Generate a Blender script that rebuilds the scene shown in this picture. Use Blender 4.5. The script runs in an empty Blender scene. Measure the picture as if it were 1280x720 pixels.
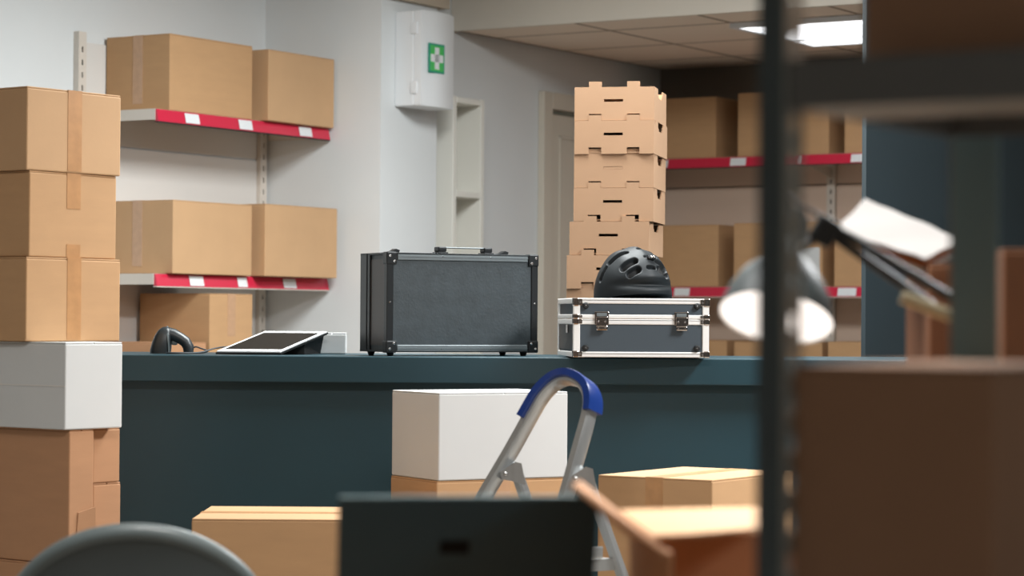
import bpy, bmesh, math, random
from mathutils import Vector, Matrix, Quaternion

random.seed(7)
C = bpy.context.scene.collection
PI = math.pi
R = math.radians

# ------------------------------------------------------------------ frame of reference
# x = to the right, y = away from the camera, z = up; the camera stands at x = y = 0.
# The walls of the room are turned against that by YAW.
YAW = R(32.06)
EYE = 1.2
F = 3050.0
ROLL = 0.007
HOR = 400.0
U = (math.sin(YAW), math.cos(YAW))        # along the left-hand walls, away
V = (math.cos(YAW), -math.sin(YAW))       # along the back wall, to the right
ANG_U = PI/2 - YAW
ANG_V = -YAW


def sight(px, py, d):
    """point at depth d seen at this place of the photograph"""
    dx, dy = px-640, py-360
    dx, dy = dx+ROLL*dy, dy-ROLL*dx
    return Vector((dx/F*d, d, EYE+(HOR-360-dy)/F*d))


def rm(x, y, z=0.0):
    """room coordinates -> world"""
    return Vector((x*V[0]+y*U[0], x*V[1]+y*U[1], z))


# ------------------------------------------------------------------ materials
def lin(c):
    out = []
    for v in c:
        v /= 255.0
        out.append(v/12.92 if v <= 0.04045 else ((v+0.055)/1.055)**2.4)
    return (*out, 1.0)


def mat(name, rgb, rough=0.6, metal=0.0, var=0.0, scale=30.0, bump=0.0, bscale=200.0, emit=0.0, coat=0.0, stretch=(1, 1, 1), spec=0.5):
    m = bpy.data.materials.new(name)
    m.use_nodes = True
    nt = m.node_tree
    b = nt.nodes['Principled BSDF']
    b.inputs['Base Color'].default_value = lin(rgb)
    b.inputs['Roughness'].default_value = rough
    b.inputs['Metallic'].default_value = metal
    b.inputs['Specular IOR Level'].default_value = spec
    if coat:
        b.inputs['Coat Weight'].default_value = coat
        b.inputs['Coat Roughness'].default_value = 0.1
    if emit:
        b.inputs['Emission Color'].default_value = lin(rgb)
        b.inputs['Emission Strength'].default_value = emit
    if var or bump:
        tc = nt.nodes.new('ShaderNodeTexCoord')
        mp = nt.nodes.new('ShaderNodeMapping')
        mp.inputs['Scale'].default_value = stretch
        nt.links.new(tc.outputs['Object'], mp.inputs['Vector'])
    if var:
        n = nt.nodes.new('ShaderNodeTexNoise')
        n.inputs['Scale'].default_value = scale
        n.inputs['Detail'].default_value = 5
        nt.links.new(mp.outputs['Vector'], n.inputs['Vector'])
        r = nt.nodes.new('ShaderNodeValToRGB')
        c = lin(rgb)
        r.color_ramp.elements[0].position = 0.3
        r.color_ramp.elements[1].position = 0.7
        r.color_ramp.elements[0].color = (*[max(0, v*(1-var)) for v in c[:3]], 1)
        r.color_ramp.elements[1].color = (*[min(1, v*(1+var)) for v in c[:3]], 1)
        nt.links.new(n.outputs['Fac'], r.inputs['Fac'])
        nt.links.new(r.outputs['Color'], b.inputs['Base Color'])
    if bump:
        n2 = nt.nodes.new('ShaderNodeTexNoise')
        n2.inputs['Scale'].default_value = bscale
        n2.inputs['Detail'].default_value = 4
        nt.links.new(mp.outputs['Vector'], n2.inputs['Vector'])
        bp = nt.nodes.new('ShaderNodeBump')
        bp.inputs['Strength'].default_value = bump
        bp.inputs['Distance'].default_value = 0.002
        nt.links.new(n2.outputs['Fac'], bp.inputs['Height'])
        nt.links.new(bp.outputs['Normal'], b.inputs['Normal'])
    return m


def tile_material(name, rgb, line, ox, oy, size, width):
    """suspended ceiling: square tiles with a thin grid between them"""
    m = mat(name, rgb, 0.9)
    nt = m.node_tree
    tc = nt.nodes.new('ShaderNodeTexCoord')
    sp = nt.nodes.new('ShaderNodeSeparateXYZ')
    nt.links.new(tc.outputs['Object'], sp.inputs[0])
    facs = []
    for ax, off in (('X', ox), ('Y', oy)):
        a = nt.nodes.new('ShaderNodeMath'); a.operation = 'SUBTRACT'
        nt.links.new(sp.outputs[ax], a.inputs[0]); a.inputs[1].default_value = off - size*50
        d = nt.nodes.new('ShaderNodeMath'); d.operation = 'MODULO'
        nt.links.new(a.outputs[0], d.inputs[0]); d.inputs[1].default_value = size
        l = nt.nodes.new('ShaderNodeMath'); l.operation = 'LESS_THAN'
        nt.links.new(d.outputs[0], l.inputs[0]); l.inputs[1].default_value = width
        facs.append(l)
    mx = nt.nodes.new('ShaderNodeMath'); mx.operation = 'MAXIMUM'
    nt.links.new(facs[0].outputs[0], mx.inputs[0]); nt.links.new(facs[1].outputs[0], mx.inputs[1])
    mix = nt.nodes.new('ShaderNodeMix'); mix.data_type = 'RGBA'
    mix.inputs['A'].default_value = lin(rgb); mix.inputs['B'].default_value = lin(line)
    nt.links.new(mx.outputs[0], mix.inputs['Factor'])
    nt.links.new(mix.outputs['Result'], nt.nodes['Principled BSDF'].inputs['Base Color'])
    return m


M = dict(
    wall=mat('wall_paint', (219, 222, 223), 0.85, var=0.015, scale=3),
    darkwall=mat('dark_teal_wall_paint', (24, 37, 42), 0.7, var=0.04, scale=4),
    backwall=mat('darkened_wall_paint', (120, 112, 102), 0.85),  # back wall darkened in colour to stand for the bulkhead's shade
    beam=mat('beam_paint', (190, 176, 158), 0.9),
    step=mat('bulkhead_paint', (206, 198, 186), 0.9),
    ceil=mat('ceiling_paint', (215, 210, 202), 0.9),
    tiles=tile_material('ceiling_tiles', (232, 214, 196), (140, 120, 100), -6.0, 9.4, 0.6, 0.022),
    floor=mat('concrete_floor', (158, 150, 140), 0.5, var=0.12, scale=2.5),
    counter=mat('teal_laminate', (23, 56, 66), 0.42, var=0.05, scale=5),
    card=mat('cardboard', (188, 148, 107), 0.8, var=0.035, scale=8, bump=0.08, bscale=90, stretch=(1, 1, 4)),
    card2=mat('cardboard_reddish', (182, 136, 100), 0.8, var=0.04, scale=8, bump=0.08, bscale=90, stretch=(1, 1, 4)),
    card3=mat('cardboard_pale', (193, 155, 116), 0.8, var=0.03, scale=8, bump=0.08, bscale=90),
    carddark=mat('cardboard_dark', (158, 122, 96), 0.85, var=0.05, scale=8),
    umber=mat('cardboard_umber', (120, 80, 54), 0.85, var=0.05, scale=8),  # shaded copy of the cardboard, the shade put into its colour
    edge=mat('corrugated_edge', (150, 92, 56), 0.9, var=0.15, scale=200),
    kraft=mat('tray_board', (172, 137, 107), 0.8, var=0.03, scale=10, bump=0.05, bscale=120),
    tape=mat('packing_tape', (184, 137, 92), 0.35, var=0.10, scale=30, spec=0.6),
    shinytape=mat('clear_tape', (190, 152, 120), 0.25, var=0.06, scale=45, spec=0.8),
    whitecard=mat('white_cardboard', (206, 208, 208), 0.7, var=0.01, scale=10),
    paper=mat('white_paper', (182, 180, 178), 0.8, bump=0.5, bscale=14),
    red=mat('red_price_rail', (200, 36, 66), 0.3, spec=0.6),
    label=mat('price_ticket', (225, 228, 230), 0.4, var=0.05, scale=160),
    shelf=mat('shelf_enamel', (212, 204, 194), 0.45),
    panel=mat('shelf_back_panel', (216, 213, 209), 0.6),
    panelwarm=mat('warm_back_panel', (216, 192, 174), 0.6),
    slot=mat('slot_dark', (40, 40, 40), 0.9),
    white=mat('white_enamel', (226, 228, 230), 0.35),
    green=mat('green_sign', (72, 186, 96), 0.5),
    greenedge=mat('green_sign_edge', (44, 150, 128), 0.5),
    furn=mat('white_furniture_board', (224, 222, 214), 0.5),
    doorp=mat('door_paint', (206, 198, 184), 0.6),
    doorgap=mat('door_gap', (110, 112, 100), 0.8),
    blackcase=mat('black_case_cover', (50, 58, 62), 0.5, var=0.16, scale=26, bump=0.35, bscale=130),
    blackside=mat('black_case_side', (58, 50, 46), 0.42),
    gunmetal=mat('gunmetal_edge', (116, 124, 127), 0.4, metal=0.4),
    blackmetal=mat('black_metal', (30, 33, 35), 0.38, metal=0.3),
    rubber=mat('black_rubber', (18, 19, 20), 0.7),
    screw=mat('steel_screw', (200, 200, 200), 0.25, metal=1.0),
    casegrey=mat('case_panel_grey', (58, 68, 76), 0.5, bump=0.12, bscale=400),
    alu=mat('aluminium_extrusion', (236, 235, 233), 0.35, metal=0.2, var=0.03, scale=60, stretch=(1, 1, 20)),
    chrome=mat('bright_chrome', (205, 196, 190), 0.18, metal=1.0),
    helmet=mat('helmet_shell', (22, 27, 30), 0.55, spec=0.28),
    helmetvent=mat('helmet_vent', (8, 9, 10), 0.8),
    glass=mat('dark_glass', (26, 24, 24), 0.05, spec=1.0, coat=1.0),
    scanner=mat('scanner_plastic', (34, 40, 43), 0.38),
    trimgrey=mat('scanner_trim', (104, 116, 120), 0.3),
    cable=mat('cable_rubber', (48, 54, 58), 0.5),
    bezel=mat('tablet_bezel', (236, 238, 240), 0.25),
    ladder=mat('ladder_aluminium', (176, 178, 178), 0.34, metal=0.7, var=0.06, scale=12, stretch=(6, 6, 0.6)),
    blue=mat('blue_plastic', (18, 52, 124), 0.33),
    lid=mat('laptop_lid', (26, 60, 74), 0.55),
    lidedge=mat('laptop_edge_highlight', (96, 122, 128), 0.3, metal=0.4),  # light caught on the lid edge, put into a paler colour
    badge=mat('laptop_badge', (4, 4, 5), 0.7, spec=0.2),
    keys=mat('laptop_keys', (20, 20, 22), 0.6),
    chair=mat('chair_plastic', (66, 73, 74), 0.45),
    chairrim=mat('chair_edging', (92, 102, 103), 0.4),
    steel=mat('painted_steel_post', (88, 100, 105), 0.45, metal=0.3),
    tealsteel=mat('teal_rack_post', (126, 156, 164), 0.5, metal=0.1),
    rackshelf=mat('rack_shelf_grey', (104, 106, 106), 0.6),
    racklit=mat('rack_post_zinc', (150, 154, 150), 0.5, metal=0.1),  # paler copy of the rack metal, light put into the colour
    desk=mat('desk_top_wood', (150, 118, 88), 0.5, var=0.12, scale=4, stretch=(1, 12, 1)),
    lampgrey=mat('lamp_shade_grey', (70, 78, 80), 0.5, metal=0.0, spec=0.35),
    lampwhite=mat('lamp_inner_white', (240, 240, 236), 0.6),
    bulb=mat('lamp_bulb_glow', (252, 252, 250), 0.5, emit=1.3),
    arm=mat('lamp_arm_black', (38, 42, 44), 0.4, metal=0.3),
    spring=mat('lamp_spring', (176, 166, 138), 0.4, metal=0.5),
    diffuser=mat('light_diffuser', (250, 252, 255), 0.5, emit=3.0),
)


# ------------------------------------------------------------------ mesh building
class MB:
    def __init__(self):
        self.bm = bmesh.new()
        self.mi = 0

    def _mark(self, faces):
        for f in faces:
            f.material_index = self.mi

    def box(self, x0, x1, y0, y1, z0, z1, bev=0.0, seg=2, mx=None):
        vs = [self.bm.verts.new((x, y, z)) for z in (z0, z1) for y in (y0, y1) for x in (x0, x1)]
        idx = ((0, 2, 3, 1), (4, 5, 7, 6), (0, 1, 5, 4), (2, 6, 7, 3), (0, 4, 6, 2), (1, 3, 7, 5))
        fs = [self.bm.faces.new([vs[i] for i in q]) for q in idx]
        if mx is not None:
            for v in vs:
                v.co = mx @ v.co
        if bev > 0:
            es = list({e for f in fs for e in f.edges})
            r = bmesh.ops.bevel(self.bm, geom=es, offset=bev, segments=seg, affect='EDGES', profile=0.5)
            fs = list({f for f in fs if f.is_valid} | set(r['faces']))
        self._mark(fs)
        return self

    def prism(self, pts, h, mx=None, bev=0.0):
        """polygon pts (x,y) extruded along z by h"""
        a = [self.bm.verts.new((p[0], p[1], 0)) for p in pts]
        b = [self.bm.verts.new((p[0], p[1], h)) for p in pts]
        n = len(pts)
        fs = [self.bm.faces.new(list(reversed(a))), self.bm.faces.new(b)]
        for i in range(n):
            fs.append(self.bm.faces.new((a[i], a[(i+1) % n], b[(i+1) % n], b[i])))
        if mx is not None:
            for v in a+b:
                v.co = mx @ v.co
        if bev:
            es = list({e for f in fs[:2] for e in f.edges})
            r = bmesh.ops.bevel(self.bm, geom=es, offset=bev, segments=2, affect='EDGES')
            fs = list({f for f in fs if f.is_valid} | set(r['faces']))
        self._mark(fs)
        return self

    def solid(self, bottom, top):
        """closed solid from two matching loops of 3D points"""
        a = [self.bm.verts.new(p) for p in bottom]
        b = [self.bm.verts.new(p) for p in top]
        n = len(a)
        fs = [self.bm.faces.new(list(reversed(a))), self.bm.faces.new(b)]
        for i in range(n):
            fs.append(self.bm.faces.new((a[i], a[(i+1) % n], b[(i+1) % n], b[i])))
        self._mark(fs)
        return self

    def slab(self, pts, t):
        """plate: polygon of 3D points given thickness t along minus its normal"""
        p = [Vector(q) for q in pts]
        n = (p[1]-p[0]).cross(p[2]-p[0]).normalized()
        return self.solid([q-n*t for q in p], p)

    def sweep(self, path, prof, up=None, closed_ends=True, scales=None):
        """profile (a,b) points carried along path; a runs along 'side', b along 'up'"""
        path = [Vector(p) for p in path]
        rings = []
        prev = None
        for i, p in enumerate(path):
            t = (path[min(i+1, len(path)-1)]-path[max(i-1, 0)]).normalized()
            if up is not None:
                u = (Vector(up) - t*t.dot(Vector(up)))
                if u.length < 1e-5:
                    u = t.orthogonal()
                u.normalize()
            elif prev is None:
                u = t.orthogonal().normalized()
            else:
                u = (prev - t*t.dot(prev)).normalized()
            prev = u
            s = t.cross(u)
            k = scales[i] if scales else 1.0
            rings.append([self.bm.verts.new(p+s*a*k+u*b*k) for a, b in prof])
        n = len(prof)
        fs = []
        for r0, r1 in zip(rings, rings[1:]):
            for i in range(n):
                fs.append(self.bm.faces.new((r0[i], r0[(i+1) % n], r1[(i+1) % n], r1[i])))
        if closed_ends:
            fs.append(self.bm.faces.new(list(reversed(rings[0]))))
            fs.append(self.bm.faces.new(rings[-1]))
        self._mark(fs)
        return self

    def tube(self, path, r, n=12, scales=None):
        return self.sweep(path, [(math.cos(2*PI*i/n)*r, math.sin(2*PI*i/n)*r) for i in range(n)], scales=scales)

    def lathe(self, prof, n=32, mx=None, cap=True):
        """profile of (r,z) turned about z"""
        rings = []
        for r, z in prof:
            rings.append([self.bm.verts.new((math.cos(2*PI*i/n)*r, math.sin(2*PI*i/n)*r, z)) for i in range(n)])
        fs = []
        for a, b in zip(rings, rings[1:]):
            for i in range(n):
                fs.append(self.bm.faces.new((a[i], a[(i+1) % n], b[(i+1) % n], b[i])))
        if cap:
            fs.append(self.bm.faces.new(list(reversed(rings[0]))))
            fs.append(self.bm.faces.new(rings[-1]))
        if mx is not None:
            for ring in rings:
                for v in ring:
                    v.co = mx @ v.co
        self._mark(fs)
        return self

    def plate(self, xs, zs, solid, t, mx=None):
        """plate standing in x-z built of grid cells; solid(i,j) tells which cells exist; thickness t along y"""
        vf, vb = {}, {}

        def gv(d, i, j, y):
            if (i, j) not in d:
                d[(i, j)] = self.bm.verts.new((xs[i], y, zs[j]))
            return d[(i, j)]
        fs = []
        nx, nz = len(xs)-1, len(zs)-1
        ok = lambda i, j: 0 <= i < nx and 0 <= j < nz and solid(i, j)
        for i in range(nx):
            for j in range(nz):
                if not ok(i, j):
                    continue
                q = ((i, j), (i+1, j), (i+1, j+1), (i, j+1))
                fs.append(self.bm.faces.new([gv(vf, *k, 0.0) for k in q]))
                fs.append(self.bm.faces.new([gv(vb, *k, t) for k in reversed(q)]))
                for (a, b, di, dj) in ((q[0], q[1], 0, -1), (q[1], q[2], 1, 0), (q[2], q[3], 0, 1), (q[3], q[0], -1, 0)):
                    if not ok(i+di, j+dj):
                        fs.append(self.bm.faces.new((gv(vf, *b, 0.0), gv(vf, *a, 0.0), gv(vb, *a, t), gv(vb, *b, t))))
        if mx is not None:
            for v in list(vf.values())+list(vb.values()):
                v.co = mx @ v.co
        self._mark(fs)
        return self

    def build(self, name, material, parent=None, smooth=False, mats=None):
        bmesh.ops.recalc_face_normals(self.bm, faces=self.bm.faces)
        me = bpy.data.meshes.new(name)
        self.bm.to_mesh(me)
        self.bm.free()
        for mm in (mats or [material]):
            me.materials.append(mm)
        if smooth:
            me.polygons.foreach_set('use_smooth', [True]*len(me.polygons))
            try:
                me.set_sharp_from_angle(angle=R(40))
            except Exception:
                pass
        o = bpy.data.objects.new(name, me)
        C.objects.link(o)
        if parent is not None:
            o.parent = parent
        return o


def tag(o, label, cat, group=None):
    o['label'] = label
    o['category'] = cat
    if group:
        o['group'] = group
    return o


def thing(name, label, cat, loc=(0, 0, 0), rz=0.0, group=None):
    o = bpy.data.objects.new(name, None)
    o.empty_display_size = 0.1
    C.objects.link(o)
    o.location = loc
    o.rotation_euler = (0, 0, rz)
    return tag(o, label, cat, group)


def copy_thing(src, loc, rz, label):
    def rec(o, parent):
        c = o.copy()
        C.objects.link(c)
        if parent is not None:
            c.parent = parent
        for ch in list(o.children):
            rec(ch, c)
        return c
    c = rec(src, None)
    c.location = loc
    c.rotation_euler = (0, 0, rz)
    c['label'] = label
    return c


def struct(name, x0, x1, y0, y1, z0, z1, m):
    """piece of the room, in room coordinates"""
    o = MB().box(x0, x1, y0, y1, z0, z1).build(name, m)
    o.rotation_euler = (0, 0, -YAW)
    o['kind'] = 'structure'
    return o


def rot_mx(loc, rx=0, ry=0, rz=0):
    return Matrix.Translation(loc) @ Matrix.Rotation(rz, 4, 'Z') @ Matrix.Rotation(ry, 4, 'Y') @ Matrix.Rotation(rx, 4, 'X')


def axis_mx(p, d):
    """z axis turned onto d, origin at p"""
    q = Vector((0, 0, 1)).rotation_difference(Vector(d).normalized())
    return Matrix.Translation(p) @ q.to_matrix().to_4x4()


# ------------------------------------------------------------------ the room
HC, LC = 2.92, 2.49
struct('floor', -6.7, 4.6, -3.1, 11.2, -0.1, 0, M['floor'])
struct('wall_left', -6.60, -6.48, -3.1, 8.33, 0, HC, M['wall'])
struct('wall_column', -6.60, -5.87, 8.33, 8.75, 0, HC, M['wall'])
struct('wall_side', -6.12, -6.0, 8.75, 11.0, 0, HC, M['wall'])
struct('wall_back', -6.12, 4.6, 11.0, 11.12, 0, HC, M['backwall'])
struct('wall_partition', -3.25, -3.235, 7.33, 11.0, 0, HC, M['darkwall'])
struct('wall_right', 4.5, 4.6, -3.1, 11.0, 0, HC, M['darkwall'])
struct('wall_front', -6.48, 4.5, -3.1, -3.0, 0, HC, M['backwall'])
struct('ceiling', -6.6, 4.6, -3.1, 11.12, HC, HC+0.1, M['ceil'])
struct('trim_1', -5.998, -3.252, 9.05, 9.07, LC-0.006, HC, M['step'])     # face of the bulkhead
struct('ceiling_lower', -5.998, -3.252, 9.072, 10.998, LC, LC+0.05, M['tiles'])
struct('trim_2', -6.48, -5.84, 8.335, 8.80, 2.545, HC, M['beam'])

# door in the far part of the side wall
dm = MB()
dm.box(-6.0, -5.985, 9.84, 10.72, 0, 2.24)
d1 = dm.build('door_1', M['doorp']); d1.rotation_euler = (0, 0, -YAW); d1['kind'] = 'structure'
fr = MB()
fr.box(-6.0, -5.965, 9.80, 9.88, 0, 2.28, 0.004).box(-6.0, -5.965, 10.68, 10.76, 0, 2.28, 0.004).box(-6.0, -5.965, 9.88, 10.68, 2.20, 2.28, 0.004)
fr.build('door_frame', M['doorp'], d1)
MB().box(-5.986, -5.98, 9.895, 10.665, 2.178, 2.196).build('gap', M['doorgap'], d1)
pn = MB()
for z0, z1 in ((1.15, 2.08), (0.2, 1.0)):
    for a, b, c, d in ((9.97, 10.59, z1-0.015, z1), (9.97, 10.59, z0, z0+0.015)):
        pn.box(-5.986, -5.978, a, b, c, d, 0.003)
    for a in (9.97, 10.575):
        pn.box(-5.986, -5.978, a, a+0.015, z0, z1, 0.003)
pn.build('panel_moulding', M['doorp'], d1)


# ------------------------------------------------------------------ cartons
def carton(label, loc, rz, W, D, H, tape='A', m='card', cat='box', group=None, tapem='tape', drop=0.4, name='cardboard_box', lift=(0, 0), top=True):
    """near corner at loc; W runs to the right, D runs back to the left"""
    t = thing(name, label, cat, loc, rz, group)
    fl = 0.004
    MB().box(0, W, 0, D, 0, H-fl, 0.0035).build('body', M[m], t)
    tw = 0.05
    if tape in ('A', 'N'):
        for x0, x1 in ((0.001, W/2-0.0015), (W/2+0.0015, W-0.001)):
            MB().box(x0, x1, 0.001, D-0.001, H-fl, H, 0.001, 1).build('flap', M[m], t)
        if tape == 'A':
            tp = MB()
            tp.box(W/2-tw/2, W/2+tw/2, -0.0008, D+0.0008, H, H+0.0008)
            for y0, y1 in ((-0.0009, 0.0), (D, D+0.0009)):
                tp.box(W/2-tw/2, W/2+tw/2, y0, y1, H*(1-drop), H+0.0008)
            tp.build('packing_tape', M[tapem], t)
            if drop < 0.8:
                MB().box(W/2-tw/2, W/2+tw/2, -0.0009, 0.0, 0.0, H*0.16).build('packing_tape', M['tape'], t)
    else:
        for y0, y1 in ((0.001, D/2-0.0015), (D/2+0.0015, D-0.001)):
            MB().box(0.001, W-0.001, y0, y1, H-fl, H, 0.001, 1).build('flap', M[m], t)
        tp = MB()
        tp.box(-0.0008, W+0.0008, D/2-tw/2, D/2+tw/2, H, H+0.0008)
        for x0, x1 in ((-0.0009, 0.0), (W, W+0.0009)):
            tp.box(x0, x1, D/2-tw/2, D/2+tw/2, H*(1-drop), H+0.0008)
        tp.build('packing_tape', M[tapem], t)
    return t


def rcarton(label, X, Y, z, along_y, along_x, H, **k):
    """room-aligned carton whose near corner (largest X, smallest Y) is given"""
    return carton(label, rm(X, Y, z), ANG_U, along_y, along_x, H, **k)


# ------------------------------------------------------------------ shelving bays on the walls
def bay(label, loc, rz, L, D, levels, uprights, tickets, brackets=True, pm='panelwarm'):
    t = thing('wall_shelving', label, 'shelving', loc, rz)
    HT = 2.31
    th = 0.042
    for x in uprights:
        zs = [0.0]
        z = 0.08
        while z < HT-0.05:
            zs += [z, z+0.022]
            z += 0.05
        zs.append(HT)
        xs = [x-0.022, x-0.004, x+0.004, x+0.022]
        up = MB().plate(xs, zs, lambda i, j: not (i == 1 and j % 2 == 1), 0.004, Matrix.Translation((0, D-0.028, 0)))
        up.box(x-0.022, x-0.018, D-0.024, D-0.001, 0, HT).box(x+0.018, x+0.022, D-0.024, D-0.001, 0, HT)
        u = up.build('upright', M['shelf'], t)
        MB().box(x-0.016, x+0.016, D-0.012, D-0.008, 0.02, HT-0.02).build('slot_backing', M['slot'], u)
    for a, b in zip(uprights, uprights[1:]):
        z = 0.04
        for hgt in (0.5, 0.5, 0.42, 0.42, 0.40):
            MB().box(a+0.023, b-0.023, D-0.010, D-0.001, z, z+hgt-0.006, 0.003, 1).build('back_panel', M[pm], t)
            z += hgt
    for li, zt in enumerate(levels):
        s = MB()
        s.box(0, L, 0.006, D-0.03, zt-0.006, zt)
        s.box(0, 0.003, 0.006, D-0.03, zt-th, zt-0.006).box(L-0.003, L, 0.006, D-0.03, zt-th, zt-0.006)
        s.box(0.003, L-0.003, 0.006, 0.010, zt-th, zt-0.006)
        sh = s.build('shelf', M['shelf'], t)
        rail = MB()
        rail.solid([(0.002, 0.006, zt-0.001), (L-0.002, 0.006, zt-0.001), (L-0.002, 0.006, zt-0.048), (0.002, 0.006, zt-0.048)],
                   [(0.002, 0.001, zt-0.001), (L-0.002, 0.001, zt-0.001), (L-0.002, -0.010, zt-0.048), (0.002, -0.010, zt-0.048)])
        rail.build('price_rail', M['red'], sh)
        MB().box(0, L, -0.009, 0.008, zt-0.052, zt-0.0485).build('rail_lip', M['slot'] if li == 0 else M['shelf'], sh)
        for x, w in tickets.get(li, ()):
            k = MB()
            f = lambda q: -0.0015-0.011*q
            k.solid([(x, f(.1)+0.0004, zt-0.006), (x+w, f(.1)+0.0004, zt-0.006), (x+w, f(.9)+0.0004, zt-0.044), (x, f(.9)+0.0004, zt-0.044)],
                    [(x, f(.1)-0.0006, zt-0.006), (x+w, f(.1)-0.0006, zt-0.006), (x+w, f(.9)-0.0006, zt-0.044), (x, f(.9)-0.0006, zt-0.044)])
            k.build('price_ticket', M['label'], sh)
        for x in (uprights if brackets else ()):
            br = MB().prism([(0.05, zt-th-0.002), (D-0.028, zt-th-0.002), (D-0.028, zt-th-0.06), (D-0.06, zt-th-0.05)], 0.004,
                            Matrix(((0, 0, 1, min(max(x-0.002, 0.03), L-0.034)), (1, 0, 0, 0), (0, 1, 0, 0), (0, 0, 0, 1))))
            br.build('bracket', M['shelf'], sh)
    return t


S1, S2, S0 = 2.003, 1.369, 0.735
bay('white wall shelving with red price rails behind the left end of the counter', rm(-6.13, 7.205), ANG_U, 1.115, 0.35, (S1, S2, S0), (-0.062, 1.085),
    {0: ((0.165, 0.085), (0.50, 0.085), (0.90, 0.085)), 1: ((0.20, 0.085), (0.50, 0.06), (0.80, 0.085)), 2: ((0.3, 0.085),)}, brackets=False, pm='panel')
bay('white wall shelving with red price rails on the back wall beside the door', rm(-5.99, 10.65), ANG_V, 2.70, 0.35, (S1, S2, S0), (0.0, 0.96, 1.92, 2.69),
    {0: ((0.16, 0.07), (0.575, 0.085), (0.94, 0.012), (1.215, 0.10), (1.8, 0.085)), 1: ((0.27, 0.085), (0.75, 0.085), (1.15, 0.095), (1.7, 0.085)), 2: ((0.5, 0.085),)})

gL = None
rcarton('large tan box, left of the two on the upper left red-railed shelf', -6.14, 7.295, S1+0.001, 0.515, 0.325, 0.298, tape='B', drop=0.9, tapem='shinytape')
rcarton('tan box at the right end of the upper left red-railed shelf, untaped', -6.10, 7.865, S1+0.001, 0.45, 0.345, 0.29, tape='N', m='card3')
rcarton('long tan box with creased tape on the lower left red-railed shelf, beside the box stack', -6.10, 7.275, S2+0.001, 0.49, 0.36, 0.285, tape='B', drop=0.9, m='card3', tapem='shinytape')
rcarton('tan box at the right end of the lower left red-railed shelf, above the tablet', -6.06, 7.80, S2+0.001, 0.49, 0.38, 0.292, tape='N', m='card3')
rcarton('tall brown box under the left shelves, behind the barcode scanner', -6.09, 7.49, S0+0.001, 0.27, 0.36, 0.56, tape='A', drop=0.3, m='card', tapem='shinytape')
rcarton('brown box with only its top edge visible, left of the barcode scanner', -6.09, 7.225, S0+0.001, 0.245, 0.36, 0.368, tape='N', m='card2')

# back wall shelving
rcarton('shaded brown box on the upper back shelf, right behind the tray stack', -5.506, 10.665, S1+0.001, 0.29, 0.37, 0.30, tape='N')
rcarton('wide brown box on the upper back shelf, behind the metal rack post', -4.90, 10.665, S1+0.001, 0.29, 0.487, 0.31, tape='N')
rcarton('bright tan box on the upper back shelf, cut off by the dark blue wall', -4.42, 10.665, S1+0.001, 0.29, 0.40, 0.285, tape='N')
rcarton('brown box on the middle back shelf, right behind the bike helmet', -5.489, 10.665, S2+0.001, 0.29, 0.42, 0.305, tape='N')
cb = rcarton('brown box with a pale label on the middle back shelf, behind the lamp shade', -4.93, 10.665, S2+0.001, 0.29, 0.475, 0.31, tape='N')
MB().box(-0.001, 0.0, 0.015, 0.13, 0.03, 0.19).build('paper_label', M['whitecard'], cb)
rcarton('brown box on the middle back shelf, cut off by the dark blue wall', -4.43, 10.665, S2+0.001, 0.29, 0.44, 0.30, tape='N')
rcarton('brown box low behind the counter, just right of the silver case', -5.44, 10.665, S0+0.001, 0.29, 0.46, 0.372, tape='N')
rcarton('brown box low behind the counter, below the glowing lamp shade', -4.93, 10.665, S0+0.001, 0.29, 0.47, 0.368, tape='N')
rcarton('brown box low behind the counter, against the dark blue wall', -4.43, 10.665, S0+0.001, 0.29, 0.47, 0.372, tape='N')

# ------------------------------------------------------------------ first aid cabinet
fa = thing('first_aid_cabinet', 'white wall mounted first aid cabinet with a green cross sign on the column', 'cabinet', rm(-5.87, 8.43, 2.095), ANG_U)
# local: x along the wall (right), -y out of the wall
FW, FD, FH = 0.25, 0.145, 0.40
MB().box(0, FW, -FD+0.05, 0, 0, FH, 0.006).build('cabinet_body', M['white'], fa)
dd = MB()
pts = []
for i in range(13):
    q = i/12
    pts.append((0.002+q*(FW-0.004), -FD-0.018*math.sin(PI*q)+0.012))
prof = pts+[(FW-0.002, -FD+0.048), (0.002, -FD+0.048)]
dd.prism(prof, FH, None, 0.004)
door = dd.build('cabinet_door', M['white'], fa, smooth=True)
for z in (0.075, 0.325):
    MB().box(-0.006, 0.004, -FD+0.03, -FD+0.062, z-0.025, z+0.025, 0.003).build('hinge', M['white'], fa)
sign = MB()
cx, cz = 0.090, 0.203
yy = -FD-0.0075
sign.box(cx-0.058, cx+0.058, yy, yy+0.004, cz-0.062, cz+0.062)
sg = sign.build('cross_sign', M['greenedge'], fa)
MB().box(cx-0.050, cx+0.050, yy-0.0008, yy, cz-0.054, cz+0.054).build('sign_field', M['green'], sg)
MB().box(cx-0.016, cx+0.016, yy-0.0016, yy-0.0006, cz-0.046, cz+0.046).box(cx-0.046, cx+0.046, yy-0.0016, yy-0.0006, cz-0.016, cz+0.016).build('white_cross', M['white'], sg)

# ------------------------------------------------------------------ narrow open shelf unit
cu = thing('open_shelf_unit', 'narrow white open shelf unit on the wall below the first aid cabinet', 'shelf', rm(-5.85, 8.85), ANG_U)
for x0, x1 in ((0, 0.028), (0.222, 0.25)):
    MB().box(x0, x1, 0, 0.149, 0, 2.175, 0.002, 1).build('side_panel', M['furn'], cu)
for z in (0.02, 0.42, 0.86, 1.30, 1.735, 2.147):
    MB().box(0.0282, 0.2218, 0, 0.149, z, z+0.026, 0.002, 1).build('shelf', M['furn'], cu)
MB().box(0.0282, 0.2218, 0.141, 0.149, 0.05, 2.14).build('back_panel', M['furn'], cu)

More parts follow.
